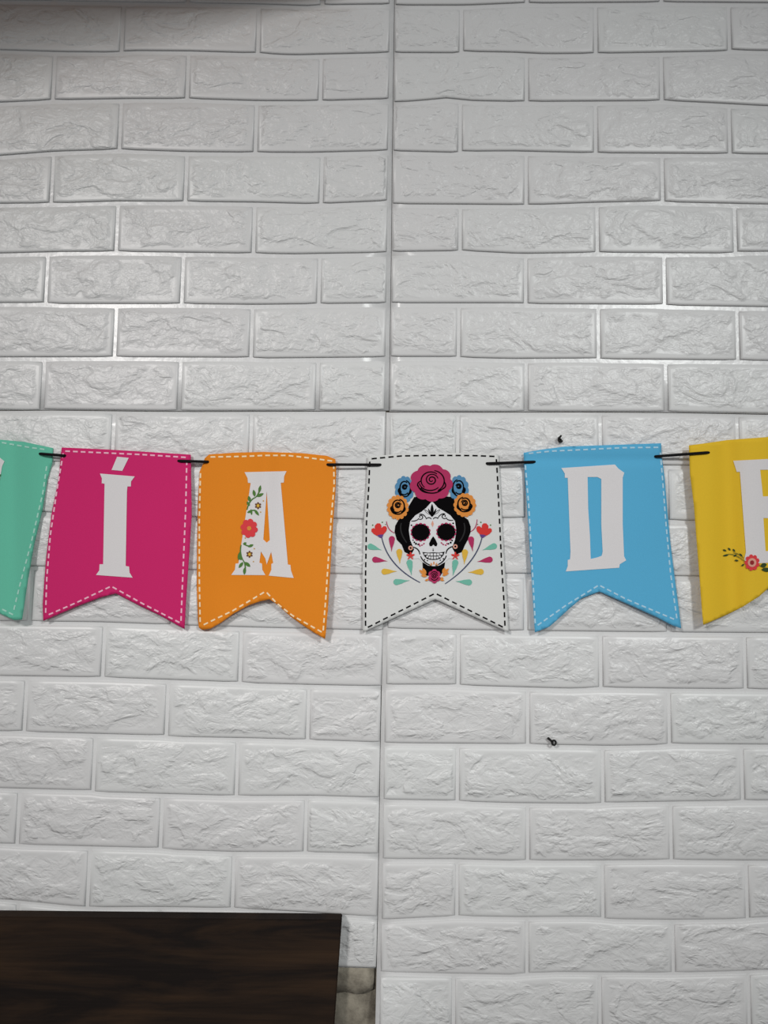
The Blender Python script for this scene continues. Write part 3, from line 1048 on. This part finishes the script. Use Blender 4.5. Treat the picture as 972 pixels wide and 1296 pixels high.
for cx, sg in ((352, 1), (602, -1)):
    cy = 590 if sg > 0 else 582
    e_ = white.poly('earring', [ell(cx, cy, 13, 13, 16), ell(cx, cy, 6, 6, 12)], C_PEACH, 4)
    y0 = 634
    white.polys('earring_bow', [leaf(cx, y0, cx - 24, y0 - 8, 6), leaf(cx, y0, cx + 24, y0 - 8, 6), leaf(cx, y0, cx - 16, y0 + 20, 4), leaf(cx, y0, cx + 14, y0 + 20, 4),
                                leaf(cx, y0, cx, y0 - 24, 5)], C_RED, 4, parent=e_)
nr = white.poly('neck_rose', [scallop(485, 748, 36, 40, 6, 0.22, 60)], C_MAGENTA, 4)
white.lines('petal_outline', [spiral(485, 746, 2, 17, 0, 2.0, 36), arc(485, 746, 22, 24, 20, 150), arc(485, 746, 22, 24, 200, 330)], 5, C_BLACK, 5, parent=nr)
for a in ((438, 742, 400, 712, 9), (440, 735, 418, 702, 8), (444, 748, 410, 742, 8), (532, 738, 566, 704, 9), (530, 730, 545, 700, 8), (530, 745, 566, 728, 8),
          (455, 765, 432, 772, 6), (515, 765, 540, 772, 6), (520, 756, 536, 760, 5)):
    white.poly('neck_leaf', [leaf(*a)], C_ORANGE, 4)
for cx, sg in ((176, 1), (763, -1)):
    q = lambda x, y: (cx + sg * x, y)
    tp = white.poly('tulip', [[q(4, 526), q(-12, 522), q(-30, 512), q(-43, 498), q(-43, 484), q(-32, 478), q(-24, 482), q(-24, 465), q(-12, 452), q(4, 452), q(12, 462), q(13, 478),
                             q(24, 468), q(38, 468), q(44, 480), q(40, 496), q(28, 510), q(18, 522)]], C_RED, 2)
    white.poly('tulip_base', [[q(-12, 520), q(4, 515), q(24, 514), q(18, 530), q(10, 534), q(0, 530)]], C_PURPLE, 3, parent=tp)
    white.polys('pollen', [ell(*q(-36, 462), 4, 4, 8), ell(*q(18, 446), 4, 4, 8), ell(*q(36, 458), 3, 3, 8)], C_GREEN, 2, parent=tp)
white.lines('stem', [bez((190, 528), (222, 690), (405, 783), 20)], 6.5, C_NAVY, 2)
white.lines('stem', [bez((752, 528), (722, 672), (545, 790), 20)], 6.5, C_NAVY, 2)
white.lines('tendril', [bez((217, 440), (222, 490), (262, 506), 12)], 5, C_MAGENTA, 2)
white.lines('tendril', [bez((724, 430), (722, 482), (688, 498), 12)], 5, C_MAGENTA, 2)
for (cx, cy, tx, ty, mt) in ((128, 582, 192, 602, C_TEAL), (154, 655, 224, 664, C_MAGENTA), (206, 722, 278, 720, C_YELLOW), (273, 780, 348, 771, C_TEAL),
                             (247, 540, 245, 612, C_MAGENTA), (289, 612, 292, 680, C_YELLOW), (346, 672, 358, 745, C_TEAL),
                             (818, 580, 752, 602, C_TEAL), (794, 655, 722, 667, C_MAGENTA), (744, 723, 672, 726, C_YELLOW), (678, 782, 602, 776, C_TEAL),
                             (690, 542, 700, 612, C_MAGENTA), (656, 614, 652, 684, C_YELLOW), (602, 672, 588, 748, C_TEAL)):
    white.poly('petal_drop', [drop(cx, cy, tx, ty, 17)], mt, 2)


# ------------------------------------------------------------------ thin black ribbon threaded through the flags
def tube(name, path, rad, mat, nside=8, flat=1.0, **kw):
    verts, faces = [], []
    n = len(path)
    for i, p in enumerate(path):
        t = (path[min(n - 1, i + 1)] - path[max(0, i - 1)]).normalized()
        a = t.cross(Vector((0, 1, 0)))
        a = a.normalized() if a.length > 1e-4 else Vector((0, 0, 1))
        b = t.cross(a).normalized()
        r = rad[i] if isinstance(rad, (list, tuple)) else rad
        for k in range(nside):
            an = 2 * math.pi * k / nside
            verts.append(p + a * r * math.cos(an) + b * r * flat * math.sin(an))
    for i in range(n - 1):
        for k in range(nside):
            k2 = (k + 1) % nside
            faces.append((i * nside + k, i * nside + k2, (i + 1) * nside + k2, (i + 1) * nside + k))
    faces.append(tuple(range(nside))[::-1])
    faces.append(tuple((n - 1) * nside + k for k in range(nside)))
    me, c = mesh_from(name, verts, faces, True)
    bm = bmesh.new(); bm.from_mesh(me)
    bmesh.ops.recalc_face_normals(bm, faces=bm.faces[:])
    bm.to_mesh(me); bm.free()
    o = obj(name, me, mat, **kw)
    o.location = c
    return o


FLAGS = [teal, pink, orange, white, blue, yellow]
SHOW = [((50, 574.4), (83, 576.6)), ((225.5, 583.4), (264, 584.4)), ((414, 588), (482, 588.2)), ((615.5, 586.6), (677, 584.6)), ((828.5, 577.6), (897, 572.8))]
path = []


def add_path(x, y, d):
    path.append(P(x, y, d))


RC = 0.0019
# hidden run behind the teal flag
for x in range(-92, 44, 8):
    add_path(x, 572, max(0.0088, teal.d(x, 572) - 0.0045))
for i, ((xa, ya), (xb, yb)) in enumerate(SHOW):
    fa, fb = FLAGS[i], FLAGS[i + 1]
    add_path(xa - 2, ya, fa.d(xa - 2, ya) - 0.0042)
    add_path(xa + 0.3, ya, fa.d(xa, ya) - 0.0005)
    d0, d1 = fa.d(xa, ya) + 0.0022, fb.d(xb, yb) + 0.0022
    k = 14
    for j in range(k + 1):
        t = j / k
        x = xa + 3 + (xb - xa - 6) * t
        y = ya + (yb - ya) * t
        d = d0 + (d1 - d0) * t
        for f_ in (fa, fb):
            if f_.x0 - 4 < x < f_.x1 + 4:
                d = max(d, f_.d(min(max(x, f_.x0), f_.x1), y) + 0.0020)
        add_path(x, y, d)
    add_path(xb - 0.3, yb, fb.d(xb, yb) - 0.0005)
    add_path(xb + 2, yb, fb.d(xb + 2, yb) - 0.0042)
    nx = SHOW[i + 1][0][0] if i < 4 else 1042
    ny = SHOW[i + 1][0][1] if i < 4 else 570
    x = xb + 8
    while x < nx - 6:
        t = (x - xb) / (nx - xb)
        y = yb + (ny - yb) * t
        add_path(x, y, max(0.0088, fb.d(x, y) - 0.0045))
        x += 7
tube('black_ribbon', path, RC, M_CORD, 8, 0.8, label='thin black ribbon threaded through the row of bunting flags', cat='ribbon')


# ------------------------------------------------------------------ small black wall hooks
def hook(head_px, tip_px, ring, label):
    base = P(head_px[0], head_px[1], FACE_D)
    root = empty('wall_hook', base, label, 'hook')
    # shank out of the foam, bent over to the tip
    a = P(head_px[0], head_px[1], 0.002); b = P(head_px[0], head_px[1], 0.0125)
    if ring:
        mid = P((head_px[0] * .5 + tip_px[0] * .5), (head_px[1] * .5 + tip_px[1] * .5), 0.0125)
        tip = P(tip_px[0], tip_px[1], 0.011)
        pts = [P(tip_px[0], tip_px[1], 0.002), P(tip_px[0], tip_px[1], 0.008), tip, mid, P(head_px[0] - 2, head_px[1] - 2, 0.0125)]
        sh = tube('shank', pts, [0.0015, 0.0017, 0.0017, 0.0013, 0.0013], M_IRON, 8)
        cpt = P(head_px[0], head_px[1], 0.0125)
        circ = []
        for i in range(17):
            an = 2 * math.pi * i / 16
            circ.append(cpt + Vector((0.0026 * math.cos(an), 0, 0.0030 * math.sin(an))))
        ey = tube('eye', circ, 0.0013, M_IRON, 8)
    else:
        p1 = P(tip_px[0], tip_px[1], 0.0145)
        mid = P(head_px[0] - 1.5, head_px[1] - 2.5, 0.0140)
        sh = tube('shank', [a, b, mid, p1], [0.0022, 0.0026, 0.0021, 0.0011], M_IRON, 8)
        circ = [P(head_px[0] + x, head_px[1] + y, 0.0125) for x, y in ((-2.2, -1.0), (-1.2, 1.6), (1.2, 2.0), (2.4, 0.4))]
        ey = tube('head', circ, 0.0017, M_IRON, 8)
    bpy.context.view_layer.update()
    for o in (sh, ey):
        o.parent = root
        o.matrix_parent_inverse = root.matrix_world.inverted()


hook((709, 557), (710.5, 551), False, 'small bent black hook in the wall above the blue flag')
hook((701, 940), (694, 934.5), True, 'small black eye hook in the wall below the blue flag')
